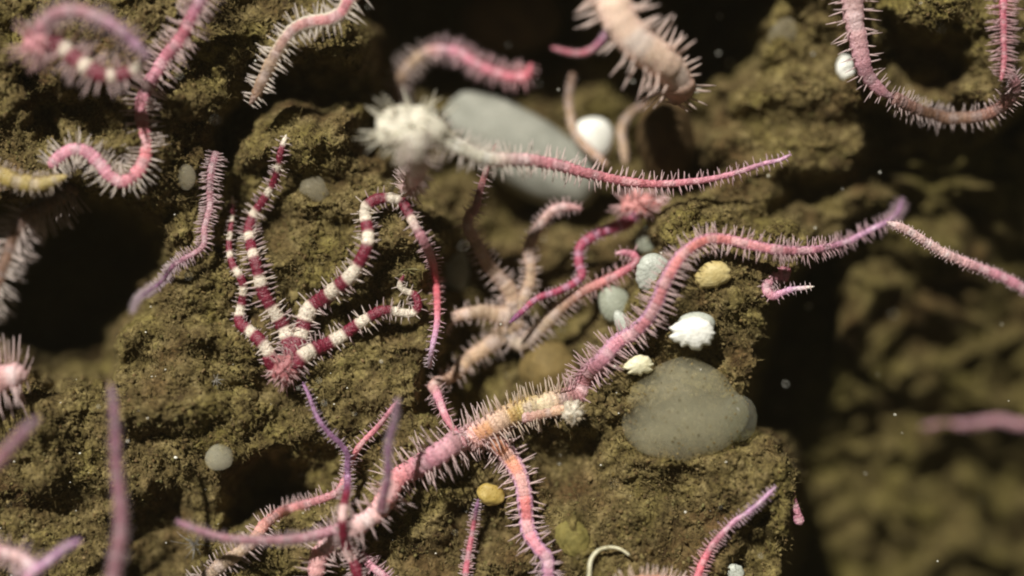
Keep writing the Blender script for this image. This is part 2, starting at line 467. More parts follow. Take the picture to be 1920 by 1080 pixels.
def arm(body, pts, r0, r1, col, spine, off=6, lift=None, zfix=None, bands=None, side=None, spcol=None, sp_n=3, sp_w=1.5,
        sp_k=1.0, seg=None, blunt=False, seed=0, spread=0, tip_t=None, sp_sides=(1, 1), ring=.10):
    """adds an arm from its base to its tip to the body mesh; returns the mesh of its spines"""
    r = np.random.default_rng(seed + int(abs(pts[0][0]) * 7 + abs(pts[0][1])))
    path = path3(pts, off, lift, zfix)
    seg = seg or max(6.5, r0 * .68)
    p, tt, L = resample(path, seg / 4)
    # small irregular wobble
    T, sd, upv = frames(p)
    t = tt / L
    wob = smooth1(r.normal(0, 1, len(p)), 21) * 2.2 * (1 - t)
    p = p + sd * wob[:, None]
    T, sd, upv = frames(p)
    rad = r0 + (r1 - r0) * t ** .85
    if not blunt: rad = rad * np.sqrt(np.clip((1 - t) * L / (r1 * 3 + 2), 0.02, 1))
    else: rad = rad * np.sqrt(np.clip((1 - t) * L / (r0 * .8), 0.03, 1))
    ph = tt / seg; fr = ph - np.floor(ph)
    nseg = np.floor(ph).astype(int)
    jit = r.uniform(.93, 1.07, nseg.max() + 2)[nseg]
    rad = rad * .92
    rr = rad * (1 + ring * np.sin(np.pi * fr) - .04) * jit
    K = 12; an = np.arange(K) / K * 2 * np.pi
    ca, sa = np.cos(an), np.sin(an)
    prof = 1 + .08 * np.cos(2 * an)
    V = p[:, None] + rr[:, None, None] * prof[None, :, None] * (ca[None, :, None] * sd[:, None] + .82 * sa[None, :, None] * upv[:, None])
    # colour: dorsal row, side rows, bands
    dc = lerp_cols(col, t) * r.uniform(.76, 1.16, (nseg.max() + 2, 1))[nseg]
    sc = lerp_cols(side, t) if side else dc * np.array([1.05, 1.03, 1.1]) + .03
    if bands:
        ca_, cb_, wa, wb, t_end = bands
        x = 0; on = r.uniform() < .8; bc = np.zeros((len(p), 3)); bs = bc.copy(); fl = []
        while x < L:
            w = (wa if on else wb) * r.uniform(.6, 1.35) * (1 - .1 * x / L)
            fl.append((x, x + w, on)); x += w; on = not on
        for x0, x1, on in fl:
            m = (tt >= x0) & (tt < x1)
            bc[m] = ca_ if on else cb_
        # sharp at segment joints, softened a little
        bc = np.stack([smooth1(bc[:, i], 3) for i in range(3)], 1) * r.uniform(.88, 1.08, (nseg.max() + 2, 1))[nseg]
        m = sstep(t_end + .06, t_end - .06, t)[:, None]
        dc = dc * (1 - m) + bc * m; sc = sc * (1 - m) + bc * m * .97
    else:
        pale = ((np.sin(nseg * 2 * np.pi / r.uniform(4.5, 6.5) + r.uniform(0, 6)) + r.normal(0, .35, nseg.max() + 2)[nseg]) > .45).astype(float)
        pale = smooth1(pale, 3)[:, None] * .34
        dc = dc * (1 - pale) + np.clip(dc.mean(1, keepdims=True) * np.array([1.9, 1.6, 1.65]), 0, .85) * pale
    top = sstep(.45, .85, sa)[None, :, None]
    joint = 1 - 2.2 * ring * sstep(.78, .98, fr)[:, None, None]
    C = (sc[:, None] * (1 - top) + dc[:, None] * top) * joint
    nr = len(p)
    q = []
    i = np.arange(nr * K).reshape(nr, K)
    q = np.stack([i[:-1], np.roll(i, -1, 1)[:-1], np.roll(i, -1, 1)[1:], i[1:]], -1).reshape(-1, 4)
    caps_v = np.stack([p[0] - T[0] * r0 * .3, p[-1] + T[-1] * .5])
    V = V.reshape(-1, 3); nv = len(V)
    capf = [(nv, (k + 1) % K, k) for k in range(K)] + [(nv + 1, (nr - 1) * K + k, (nr - 1) * K + (k + 1) % K) for k in range(K)]
    body.add(np.vstack([V, caps_v]), q, capf, np.vstack([C.reshape(-1, 3), dc[:1], dc[-1:]]))
    # spines
    A = Acc()
    if spine <= 0: return None
    marks = np.arange(.4, ph.max(), 1.0); swc = r.normal(.10, .12, len(marks)); lnc = r.uniform(.85, 1.12, len(marks))
    idx = np.clip(np.searchsorted(ph, marks), 0, nr - 1)
    els = {2: (-4, 22), 3: (-6, 22), 4: (-12, 8, 32), 5: (-16, 6, 30)}[sp_n]
    B = []; D = []; LN = []; CC = []; RD = []
    for sgn in (-1, 1):
        if not sp_sides[0 if sgn < 0 else 1]: continue
        for e in els:
            e_ = np.radians(e + r.normal(0, 5, len(idx)))
            sw = swc + r.normal(0, .06, len(idx)) + .05 * (e > 15)
            d = sd[idx] * (sgn * np.cos(e_))[:, None] + upv[idx] * np.sin(e_)[:, None] + T[idx] * sw[:, None]
            d /= np.linalg.norm(d, axis=1)[:, None]
            ln = 1.02 * spine * (rad[idx] / (.92 * r0)) ** .6 * lnc * r.uniform(.85, 1.08, len(idx)) * (1.08 if e < 20 else .85)
            u_ = r.uniform(0, 1, len(idx)); ln *= np.where(u_ < .07, 0, np.where(u_ < .16, .55, 1))
            B.append(p[idx] + d * (rad[idx] * .6)[:, None]); D.append(d); LN.append(ln)
            base = sc[idx] if spcol is None else lerp_cols(spcol, t[idx])
            CC.append(base * r.uniform(.85, 1.1, (len(idx), 1)))
            RD.append(1.05 * sp_w * np.clip((rad[idx] / r0) ** .5, .45, 1))
    B = np.concatenate(B); D = np.concatenate(D); LN = np.concatenate(LN); CC = np.concatenate(CC); RD = np.concatenate(RD)
    k = LN > 1.5; B, D, LN, CC, RD = B[k], D[k], LN[k], CC[k], RD[k]
    n = len(B); bend = r.normal(0, .07, (n, 3))
    a = np.cross(D, r.normal(0, 1, (n, 3))); a /= np.linalg.norm(a, axis=1)[:, None]; b = np.cross(D, a)
    VV = []; SV = []
    for s, w in ((0, 1.15), (.35, 1.0), (.75, .72), (1, .34)):
        cpt = B + D * (LN * s)[:, None] + bend * (LN * s * s)[:, None]
        for qd in range(4):
            x = qd * math.pi / 2
            VV.append(cpt + (a * math.cos(x) + b * math.sin(x)) * (RD * w)[:, None])
            SV.append(CC + (np.array([.92, .79, .78]) * sp_k - CC) * (.26 + .40 * s) * min(1, sp_k))
    VV = np.stack(VV, 1); SV = np.stack(SV, 1)
    f = [(s * 4 + q_, s * 4 + (q_ + 1) % 4, s * 4 + 4 + (q_ + 1) % 4, s * 4 + 4 + q_) for s in range(3) for q_ in range(4)] + [(12, 13, 14, 15)]
    F = (np.array(f)[None] + 16 * np.arange(n)[:, None, None]).reshape(-1, 4)
    A.add(VV.reshape(-1, 3), F, None, np.clip(SV.reshape(-1, 3), 0, .95))
    return A

def disc(body, px, py, z, a, b, h, col, rot=0, lobes=.10, spines=0, spl=10, seed=0, spcol=None, sp_w=1.5, allround=False):
    r = np.random.default_rng(seed + 99)
    nu, nv = 40, 22
    th = np.linspace(0, 2 * np.pi, nu, endpoint=False); ph = np.linspace(0, np.pi, nv)
    TH, PH = np.meshgrid(th, ph)
    R = 1 + lobes * np.cos(5 * TH + 1) * np.sin(PH) + .05 * np.sin(7 * TH + 5 * PH) + .03 * np.sin(13 * TH) * np.sin(11 * PH)
    v = np.stack([a * R * np.sin(PH) * np.cos(TH), b * R * np.sin(PH) * np.sin(TH), h * R * np.cos(PH)], -1).reshape(-1, 3)
    ro = np.array([[math.cos(rot), -math.sin(rot), 0], [math.sin(rot), math.cos(rot), 0], [0, 0, 1]])
    c0 = up3(px, py, z)
    i = np.arange(nu * nv).reshape(nv, nu)
    q = np.stack([i[:-1], i[1:], np.roll(i, -1, 1)[1:], np.roll(i, -1, 1)[:-1]], -1).reshape(-1, 4)
    cc = np.array(col) * r.uniform(.85, 1.12, (len(v), 1))
    body.add(v @ ro.T + c0, q, None, cc)
    if not spines: return None
    A = Acc()
    for _ in range(spines):
        t = r.uniform(0, 6.283); f = math.acos(r.uniform(-.3, 1)) if allround else math.acos(r.uniform(.05, .95))
        nrm = np.array([math.sin(f) * math.cos(t), math.sin(f) * math.sin(t), math.cos(f)])
        base = (nrm * np.array([a, b, h])) @ ro.T + c0
        d = nrm @ ro.T + r.normal(0, .15, 3); d /= np.linalg.norm(d)
        spike(A, base - d * 2, d, spl * r.uniform(.6, 1.2), sp_w, spcol or (.75, .68, .6), r)
    return A

def spike(A, base, d, ln, w, col, r, bend=.1):
    a = np.cross(d, r.normal(0, 1, 3)); a /= np.linalg.norm(a); b = np.cross(d, a); bd = r.normal(0, bend, 3)
    V = []
    for s, k in ((0, 1.1), (.5, .85), (1, .35)):
        c = base + d * ln * s + bd * ln * s * s
        for q in range(4):
            x = q * math.pi / 2; V.append(c + (a * math.cos(x) + b * math.sin(x)) * w * k)
    f = [(s * 4 + q, s * 4 + (q + 1) % 4, s * 4 + 4 + (q + 1) % 4, s * 4 + 4 + q) for s in range(2) for q in range(4)] + [(8, 9, 10, 11)]
    A.add(np.array(V), f, None, np.array(col))

GROUP = 'brittle stars sprawled over the rock'
def star(label, arms, discs=(), name='brittle_star', extra=()):
    """one animal: its body (disc and arms) is the top-level mesh, the spines of each arm are a part"""
    body = Acc(); sp = []
    for d in discs: sp.append(('disc_spines', disc(body, **d)))
    for k, a in enumerate(arms): sp.append(('arm_spines', arm(body, seed=k * 13 + len(label), **a)))
    sp += list(extra)
    allv = np.concatenate(body.v)
    org = allv.mean(0); org[2] = allv[:, 2].min()
    o = bpy.data.objects.new(name, None); COL.objects.link(o); o.location = Vector(to_world(org))
    o.empty_display_size = .005
    tag(o, label, 'brittle star', GROUP)
    body.build('body', M_BODY, o, org)
    for nm, A in sp:
        if A is not None and A.n:
            tag(A.build(nm, M_SPINE, o, org), kind='stuff')
    return o

def K(*c): return [(i / max(1, len(c) - 1), x) for i, x in enumerate(c)]
BAND = lambda wa=38, wb=28, te=1.2: (RED, WHITE, wa, wb, te)

# banded star, left of centre
star('red and white banded brittle star with arms raised like a fan left of centre', [
    dict(pts=[(540, 688), (545, 660), (533, 617), (515, 587), (500, 561), (493, 547), (481, 498), (470, 458), (467, 432), (476, 402), (494, 376), (511, 347), (522, 317), (526, 287), (537, 252)],
         r0=17, r1=6, sp_w=1.9, col=K(RED, RED), spine=25, off=10, bands=BAND(34, 20), sp_n=4, lift=[0, 14, 20, 10]),
    dict(pts=[(540, 690), (515, 687), (502, 658), (487, 639), (467, 621), (448, 602), (455, 565), (457, 543), (452, 521), (437, 498), (431, 476), (430, 447), (435, 410), (436, 369)],
         r0=15, r1=3.6, col=K(RED, RED), spine=16, off=8, bands=BAND(34, 20)),
    dict(pts=[(545, 680), (566, 620), (581, 580), (615, 554), (633, 539), (655, 521), (672, 497), (687, 465), (691, 439), (687, 417), (685, 395), (696, 380), (711, 373), (733, 372), (752, 378), (765, 396), (776, 421), (793, 450), (807, 480), (815, 513), (819, 550), (820, 580), (819, 610), (811, 650), (804, 692)],
         r0=18, r1=4.4, sp_w=1.8, col=[(0, RED), (.58, MAUVE), (.66, (.50, .22, .25)), (.74, (.50, .08, .10)), (.84, (.52, .13, .17)), (.92, LILAC), (1, (.62, .52, .58))], spine=25, off=10, bands=BAND(36, 28, .58), lift=[0, 16, 20, 22, 22, 22, 20, 16]),
    dict(pts=[(545, 690), (574, 665), (618, 643), (644, 628), (670, 610), (696, 593), (722, 582), (752, 586), (774, 587), (784, 573), (778, 554), (759, 545), (750, 534), (757, 516)],
         r0=17, r1=6, sp_w=1.8, col=K(RED, RED), spine=25, off=10, bands=BAND(36, 40), lift=[0, 10, 18, 22, 18]),
], [dict(px=536, py=692, z=float(bil(COARSE, 536, 692)) + 26, a=25, b=29, h=20, lobes=.14, col=(.36, .13, .14), spines=70, spl=20, spcol=(.62, .40, .40), allround=True)])

star('banded brittle star rising from the bottom edge with a thin purple arm tip', [
    dict(pts=[(690, 1130), (667, 1066), (661, 1052), (651, 1027), (642, 981), (644, 953), (652, 911), (652, 876), (652, 854), (641, 835), (618, 813), (596, 784), (578, 739), (567, 716)],
         r0=12, r1=3.2, col=K(RED, RED, RED, PURPLE, PURPLE, PURPLE), spine=18, off=18, bands=(RED, PALE, 52, 26, .5), lift=[30, 40, 30, 6]),
    dict(pts=[(690, 1130), (664, 1045), (676, 1040), (693, 1059), (718, 1078), (750, 1110)], r0=9, r1=7, col=K(PINK, PINK), spine=20, off=20),
])

star('pink brittle star arm climbing from the bottom left, grey at its base', [
    dict(pts=[(360, 1110), (397, 1076), (425, 1052), (461, 1027), (482, 1003), (499, 981), (528, 960), (559, 950), (594, 939), (630, 925), (647, 900), (654, 876), (665, 851), (682, 827), (707, 802), (732, 770), (746, 750)],
         r0=16, r1=3.8, col=[(0, GREY), (.24, TAN), (.34, (.60, .26, .23)), (.6, (.58,.25,.28)), (.8, (.58, .19, .22)), (1, PINK)], spine=27, off=14, spcol=[(0, GREY), (.4, PALE), (1, PINK)], sp_w=1.7)])

def fringe():
    r = np.random.default_rng(77); A = Acc()
    c = catmull(np.array([(922, 797), (960, 779), (1005, 765), (1040, 755), (1066, 748)], float)); z0 = float(bil(COARSE, 985, 768))
    for k in range(70):
        q = c[int(r.uniform(0, 1) * (len(c) - 1))]; b = up3(q[0], q[1] - r.uniform(4, 14), z0 + r.uniform(26, 48))
        d = np.array([-.25 + r.normal(0, .2), .9, r.uniform(.1, .8)]); d /= np.linalg.norm(d)
        spike(A, b, d, r.uniform(11, 22), r.uniform(1.8, 3.2), np.array((.62, .42, .14)) * r.uniform(.7, 1.25) + r.uniform(0, .06), r)
    return ('fringe_spines', A)
star('large pink brittle star whose longest arm stretches to the right edge', [
    dict(pts=[(895, 815), (937, 789), (985, 768), (1045, 752), (1083, 738), (1101, 702), (1130, 673), (1159, 641), (1187, 624), (1212, 600), (1232, 567), (1248, 527), (1269, 490), (1289, 470), (1322, 451), (1359, 449), (1405, 459), (1452, 468), (1498, 470), (1544, 466), (1591, 452), (1632, 431), (1665, 415), (1683, 398), (1693, 370)],
         r0=23, r1=4, col=[(0, ORANGE), (.08, YELLOW), (.13, CREAM), (.17, (.56, .29, .29)), (.3, PINK), (.55, (.66, .22, .20)), (.75, PINK), (.88, LILAC), (1, PURPLE)],
         side=[(0, PALE), (.1, YELLOW), (.13, CREAM), (.17, (.5, .26, .28)), (.4, LILAC), (.6, PINK), (.9, LILAC), (1, PURPLE)],
         spine=38, off=14, sp_n=4, sp_w=1.8, lift=[8, 26, 40, 26, 26, 34, 40, 46], spcol=[(0, PALE), (.07, YELLOW), (.15, YELLOW), (.18, PINK), (.5, PALE), (.8, PINK), (1, LILAC)], seg=10.5),
    dict(pts=[(895, 818), (915, 810), (930, 828), (956, 858), (974, 891), (983, 924), (987, 958), (991, 995), (1007, 1024), (1026, 1047), (1028, 1080), (1034, 1120)],
         r0=21, r1=11, col=[(0, ORANGE), (.25, ORANGE), (.5, (.75, .22, .22)), (1, LILAC)], side=K((.75, .5, .55), LILAC, LILAC), spine=34, off=14, sp_n=4, sp_w=1.7, spcol=K(PALE, PALE, LILAC)),
    dict(pts=[(900, 812), (859, 828), (811, 858), (774, 880), (744, 899), (722, 938), (700, 967), (658, 992), (623, 1013), (601, 1038), (594, 1062), (590, 1120)],
         r0=23, r1=15, col=[(0, PALE), (.25, PINK), (.45, (.64, .24, .24)), (.6, PALE), (1, (.66, .30, .30))], spine=42, off=16, sp_n=4, sp_w=1.7, spcol=K(PALE, PALE, PALE), lift=[0, 10, 20, 34]),
    dict(pts=[(905, 812), (960, 788), (1010, 777), (1052, 769), (1082, 768)], r0=14, r1=9, col=[(0, PINK), (.45, (.62, .34, .32)), (.72, (.60, .36, .24)), (1, (.62, .46, .32))], spine=12, off=12, spcol=K(PALE, CREAM, CREAM), blunt=True, sp_n=2, sp_sides=(0, 1)),
    dict(pts=[(690, 985), (659, 985), (623, 994), (594, 1003), (559, 1010), (503, 1013), (461, 1013), (411, 1006), (366, 992), (329, 976)], r0=11, r1=5, col=K(PINK, MAUVE, MAUVE, (.36, .17, .25)), spine=14, zfix=[70, 95, 120, 140], sp_n=3),
], [dict(px=897, py=816, z=float(bil(COARSE, 897, 816)) + 24, a=27, b=22, h=16, col=(.74, .42, .38), spines=40, spl=16, spcol=PALE),
    dict(px=1074, py=772, z=float(bil(COARSE, 1074, 772)) + 30, a=19, b=22, h=16, lobes=.16, col=(.60, .54, .44), spines=46, spl=9, spcol=(.66, .56, .42), sp_w=1.6, allround=True, seed=4)], extra=[fringe()])

# tan star in the hollow
star('tan brittle star in the middle hollow with arms spread in all directions', [
    dict(pts=[(957, 600), (961, 563), (951, 539), (930, 514), (910, 490), (894, 457), (877, 425), (881, 400), (891, 393), (898, 367), (910, 326), (921, 296), (930, 268)],
         r0=19, r1=3.6, col=[(0, TAN), (.5, (.5, .34, .26)), (.7, (.36, .16, .17)), (1, (.22, .06, .05))], spine=25, off=8, zfix=[-100, -85, -60, -20, 5], sp_n=5),
    dict(pts=[(957, 600), (971, 580), (983, 559), (993, 531), (996, 502), (991, 470), (1000, 441), (1016, 417), (1040, 392), (1069, 388), (1092, 392)],
         r0=14, r1=8, col=K(TAN, TAN, (.5, .33, .28), (.6, .32, .33)), spine=18, zfix=[-100, -85, -80, -85], sp_n=5),
    dict(pts=[(950, 620), (975, 645), (1004, 624), (1028, 604), (1053, 576), (1085, 551), (1126, 531), (1167, 510), (1190, 494), (1190, 480), (1175, 474), (1153, 475)],
         r0=16, r1=6, col=[(0, GREY), (.35, TAN), (.6, (.55, .22, .2)), (.85, (.55, .14, .2)), (1, PINK)], spine=26, zfix=[-104, -88, -70, -60, -50], sp_n=5),
    dict(pts=[(957, 594), (930, 590), (902, 586), (866, 590), (842, 602), (834, 616), (842, 628)], r0=20, r1=8, col=K(TAN, TAN, (.55, .36, .34)), spine=22, zfix=[-95, -75, -85], sp_n=5),
    dict(pts=[(955, 622), (922, 645), (881, 673), (853, 702), (822, 714), (812, 726), (818, 735), (826, 758), (837, 784), (852, 806), (867, 825), (875, 838)],
         r0=20, r1=4, col=[(0, TAN), (.35, (.5, .34, .22)), (.55, (.5, .3, .24)), (.65, PINK), (1, (.45, .12, .14))], spine=26, zfix=[-110, -100, -60, 10, 44], sp_n=5),
], [dict(px=952, py=606, z=-104, a=30, b=32, h=16, col=TAN, spines=60, spl=16, spcol=(.5, .38, .28))])

star('ghostly white brittle star on the grey boulder with one long pink arm', [
    dict(pts=[(785, 240), (828, 259), (865, 278), (902, 293), (939, 300), (995, 301), (1050, 311), (1106, 326), (1180, 341), (1236, 345), (1294, 341), (1342, 334), (1387, 322), (1432, 307), (1462, 300), (1484, 289)],
         r0=17, r1=3.4, col=[(0, BONE), (.18, BONE), (.26, PALE), (.34, (.58, .24, .28)), (.6, (.55, .17, .20)), (.85, PINK), (1, LILAC)], spine=32, zfix=[150, 125, 80, 40, 15, 0, -8, -10], bands=None, spcol=K(BONE, BONE, PALE, PINK, LILAC), sp_n=3, sp_w=2),
    dict(pts=[(778, 250), (785, 285), (783, 317), (770, 346), (754, 366)],
         r0=20, r1=13, col=K(BONE, PALE, PALE), spine=34, zfix=[190, 190, 150, 50, -40], sp_n=4, spcol=K(BONE, PALE, PALE)),
], [dict(px=770, py=240, z=150, a=64, b=42, h=26, lobes=.05, col=BONE, spines=64, spl=36, spcol=BONE, sp_w=2.2, allround=True)])

star('red brittle star tucked behind the long pink arm with a wavy banded arm', [
    dict(pts=[(1198, 384), (1179, 413), (1146, 429), (1114, 441), (1089, 461), (1085, 490), (1091, 514), (1077, 531), (1044, 547), (1008, 559), (983, 580), (955, 606)],
         r0=13, r1=5, col=K((.52, .10, .11), (.46, .10, .15), (.40, .09, .17), (.30, .07, .18), DKPUR), bands=((.38, .06, .12), (.46, .20, .30), 18, 12, .92), spine=14, zfix=[-95, -80, -62, -48, -30], sp_n=3),
    dict(pts=[(1198, 384), (1225, 380), (1256, 372)], r0=12, r1=8, col=K(PALE, PALE), spine=24, zfix=[-95, -100]),
    dict(pts=[(1198, 384), (1196, 365), (1190, 345)], r0=12, r1=8, col=K((.7, .2, .18), PALE), spine=24, zfix=[-95, -110]),
], [dict(px=1200, py=385, z=-98, a=40, b=24, h=20, col=(.58, .24, .23), spines=80, spl=26, spcol=PALE, sp_w=2, allround=True)])

star('peach coloured brittle star arm with stout spines hanging from the top edge', [
    dict(pts=[(1136, -60), (1146, -10), (1158, 33), (1187, 72), (1228, 104), (1260, 132), (1272, 162), (1264, 196)], r0=37, r1=30, ring=.02, col=[(0, PEACH), (.75, PEACH), (.9, (.5, .28, .2)), (1, BROWN)], spine=60, sp_w=3.0, sp_n=3, zfix=[150, 150, 140, 100, 30], spcol=K(PEACH, (.85, .68, .56), PEACH, TAN), seg=18, blunt=True)],)  # brown at the lower end paints that part of the arm in shade
star('thin purple brittle star arm curling below the peach one', [
    dict(pts=[(1150, 55), (1136, 66), (1110, 93), (1080, 100), (1032, 89)], r0=8, r1=4, col=K(PURPLE, ROSE, ROSE), spine=7, zfix=[-150, -160, -170])])
star('blurred salmon pink brittle star arm in the dark hollow at the top', [
    dict(pts=[(740, 190), (755, 140), (800, 98), (854, 96), (884, 115), (921, 133), (958, 144), (987, 141), (996, 118)], r0=11, r1=10, col=[(0, BROWN), (.3, TAN), (.45, PINK), (1, (.7, .15, .2))], spine=26, zfix=[-230, -190, -180, -170], sp_n=4)])
star('white spined pink brittle star arm reaching down from the top edge', [
    dict(pts=[(690, -50), (668, -15), (653, 2), (640, 24), (618, 38), (591, 40), (564, 48), (544, 62), (529, 82), (518, 102), (507, 122), (493, 151), (480, 178), (468, 197)], r0=15, r1=12,
         col=[(0, ROSE), (.3, (.52, .20, .22)), (.55, (.46, .24, .22)), (.75, (.36, .25, .18)), (1, BROWN)], side=K((.5, .2, .2), BONE, BONE, TAN, BROWN), spine=30, zfix=[60, 66, 60, 50, 40], sp_n=3, sp_w=1.9, spcol=K(BONE, BONE, BONE, BONE))])
star('pink brittle star arm bent in an S down the upper left rock', [
    dict(pts=[(400, -60), (381, -8), (359, 37), (341, 70), (311, 107), (293, 137), (274, 167), (265, 207), (270, 252), (274, 289), (259, 322), (233, 341), (207, 330), (185, 304), (163, 285), (137, 281), (111, 296), (93, 315)],
         r0=13, r1=13, col=K(LILAC, ROSE, PINK, (.62, .2, .22), PINK, PINK), spine=30, zfix=[120, 90, 66, 60, 70, 70, 66], sp_n=4, spcol=K(PALE, PALE, BONE, BONE), blunt=True)])
star('blurred banded brittle star in the top left corner with bright white patches', [
    dict(pts=[(66, 80), (90, 82), (115, 88), (148, 115), (193, 141), (241, 137), (274, 111)], r0=19, r1=12, col=K(PINK, PINK, RED), bands=(RED, WHITE, 30, 20, 1.3), spine=40, zfix=[150, 160, 150], sp_n=4, sp_w=2, spcol=K(PINK, PALE, PALE)),
    dict(pts=[(66, 76), (85, 44), (111, 24), (156, 22), (200, 41), (237, 67), (280, 108)], r0=13, r1=8, col=K(MAUVE, MAUVE, LILAC), spine=26, zfix=[150, 200, 210, 180], sp_n=3),
], [dict(px=76, py=82, z=150, a=32, b=28, h=20, col=(.62, .28, .32), spines=60, spl=34, spcol=PALE, sp_w=2, allround=True)])
star('small purple brittle star arm hanging beside the dark cavity', [
    dict(pts=[(404, 286), (396, 326), (394, 363), (393, 391), (383, 428), (381, 461), (356, 480), (326, 499), (304, 528), (278, 547), (256, 565), (248, 592)], r0=8.5, r1=2.6, col=K(DIM, MAUVE, MAUVE, (.24, .11, .2), (.3, .17, .28), (.5, .4, .48)), spine=19, off=14, lift=[10, 12, 20, 20, 10], sp_n=4)])
star('thick pink brittle star arm poking in at the left edge with long spines below', [
    dict(pts=[(-120, 740), (-50, 722), (0, 710), (32, 704), (52, 706)], r0=27, r1=24, col=K(PINK, (.62, .30, .29), PALE), spine=62, zfix=[90, 85, 85], sp_n=3, sp_w=2.1, spcol=K(PALE, PALE), blunt=True, seg=9)])
star('dim brown brittle star arm with white spines at the left edge', [
    dict(pts=[(140, 350), (93, 384), (55, 402), (30, 443), (11, 491), (-6, 535), (-40, 600)], r0=15, r1=12, col=K(BROWN, BROWN, BROWN), spine=46, zfix=[-40, -110, -120], sp_n=4, sp_w=2, spcol=K(BROWN, (.5, .42, .36), BONE))])
star('mustard yellow brittle star arm along the overhang at the left edge', [
    dict(pts=[(-60, 320), (0, 328), (37, 341), (74, 346), (126, 330)], r0=19, r1=13, col=K((.26, .19, .06), (.36, .27, .08), (.42, .33, .13)), spine=20, zfix=[80, 84, 80], sp_n=5, spcol=K((.3, .22, .07), (.45, .36, .16)), seg=8)])
star('short blurred purple brittle star arm tip at the left edge', [
    dict(pts=[(-50, 905), (-10, 870), (10, 850), (40, 815), (74, 782)], r0=13, r1=9, col=K(DIM, DIM, (.22, .11, .18)), spine=10, zfix=[270, 270])])
star('upright blurred purple brittle star arm standing at the lower left', [
    dict(pts=[(195, 1150), (215, 1070), (225, 1017), (227, 964), (222, 911), (218, 858), (216, 806), (213, 753), (206, 718)], r0=14, r1=6, col=K(DIM, DIM, (.26, .10, .15), (.22, .11, .18)), spine=13, zfix=[240, 230, 220])])
star('pair of pink brittle star arms crossing in the bottom left corner', [
    dict(pts=[(40, 1120), (60, 1075), (91, 1052), (123, 1027), (153, 1012)], r0=10, r1=6, col=K(PINK, LILAC, PURPLE), spine=10, zfix=[170, 200]),
    dict(pts=[(40, 1120), (62, 1072), (45, 1050), (21, 1040), (-10, 1035), (-60, 1040)], r0=12, r1=12, col=K(LILAC, PALE, PINK), spine=28, zfix=[160, 150], sp_n=3)])
star('thin blurred purple brittle star arm raised in front of the pink one', [
    dict(pts=[(712, 960), (721, 925), (728, 890), (728, 841), (739, 788), (747, 744)], r0=8, r1=4, col=K(DIM, (.24, .12, .2), (.24, .14, .2)), spine=10, zfix=[90, 130, 150])])
star('greyish pink brittle star looped around the brown rock at the top right', [
    dict(pts=[(1590, -60), (1597, -8), (1601, 38), (1609, 75), (1616, 113), (1627, 143), (1650, 169), (1676, 184)], r0=25, r1=11, col=K(PALE, (.58, .36, .36), MAUVE, MAUVE), spine=42, zfix=[30, 30, 20, 0], sp_n=3, sp_w=1.9, spcol=K(PALE, PALE, MAUVE)),
    dict(pts=[(1676, 184), (1720, 206), (1765, 220), (1800, 222), (1845, 216), (1882, 197), (1903, 165), (1890, 130)], r0=13, r1=12, col=K((.3, .16, .14), BROWN, BROWN, (.3, .14, .12), MAUVE), spine=22, zfix=[0, -70, -30, 50], sp_n=3),
    dict(pts=[(1884, -60), (1881, 0), (1881, 56), (1882, 113), (1877, 152)], r0=9, r1=5, col=K(ROSE, ROSE, (.5, .16, .2)), spine=30, zfix=[40, 50], sp_n=4)])
star('slender pink brittle star arm crossing the dim background to the right edge', [
    dict(pts=[(1980, 580), (1922, 544), (1880, 520), (1827, 499), (1774, 477), (1739, 456), (1700, 432), (1662, 416)], r0=10.5, r1=8, col=K(MAUVE, PINK, PALE, PALE), spine=10, zfix=[-70, -50, -10, 30], sp_n=2, sp_w=1.1)])
star('faint pink brittle star arm lying on the far seabed at the right', [
    dict(pts=[(2000, 800), (1920, 797), (1873, 788), (1823, 795), (1773, 798), (1728, 800)], r0=12, r1=8, col=K(DIM, MAUVE, DIM), spine=8, zfix=[-395, -410])])
star('small curled pink brittle star arm on the edge of the rock above the gap', [
    dict(pts=[(1478, 516), (1462, 512), (1445, 522), (1437, 541), (1448, 556), (1464, 550), (1484, 543), (1508, 540), (1527, 537)], r0=14, r1=3, col=K(ROSE, MAUVE, PINK, LILAC, WHITE), spine=18, zfix=[-25, 0, 5, 15])])
star('thin pink brittle star arm curving up the lower right rock', [
    dict(pts=[(1296, 1130), (1311, 1072), (1322, 1047), (1336, 1022), (1356, 999), (1378, 977), (1406, 958), (1431, 936), (1455, 912)], r0=9, r1=3.2, col=K(PINK, (.7, .16, .2), PINK, LILAC, LILAC), spine=18, off=16, sp_n=3)])
star('short pink brittle star arm stub at the right end of the lower rock', [
    dict(pts=[(1478, 915), (1483, 932), (1490, 955), (1502, 985)], r0=9, r1=10, col=K(ROSE, PINK, PINK), spine=4, zfix=[-10, -10], blunt=True)])
star('thin purple banded brittle star arm below the yellow sea squirt', [
    dict(pts=[(872, 1120), (874, 1073), (881, 1024), (891, 969), (897, 935)], r0=7, r1=4, col=K(ROSE, MAUVE, PURPLE), bands=(ROSE, MAUVE, 24, 20, .8), spine=13, off=18)])
star('thin tan brittle star arm lying beside the white ball shell', [
    dict(pts=[(1073, 138), (1067, 185), (1071, 230), (1084, 259), (1110, 285), (1139, 311)], r0=6, r1=8, col=K(BROWN, TAN, (.5, .3, .2)), spine=6, zfix=[-190, -140])])
star('thin brown brittle star arm bent right of the white ball shell', [
    dict(pts=[(1216, 194), (1184, 211), (1165, 241), (1169, 274), (1173, 310)], r0=7, r1=8, col=K(BROWN, TAN, TAN), spine=6, zfix=[-200, -180])])
star('orange tipped brittle star arm just showing at the bottom edge', [
    dict(pts=[(1130, 1130), (1170, 1104), (1215, 1094), (1260, 1098), (1310, 1125)], r0=16, r1=14, col=K(PEACH, ORANGE, PEACH), spine=24, off=26, sp_n=5, spcol=K(PEACH, PEACH))])

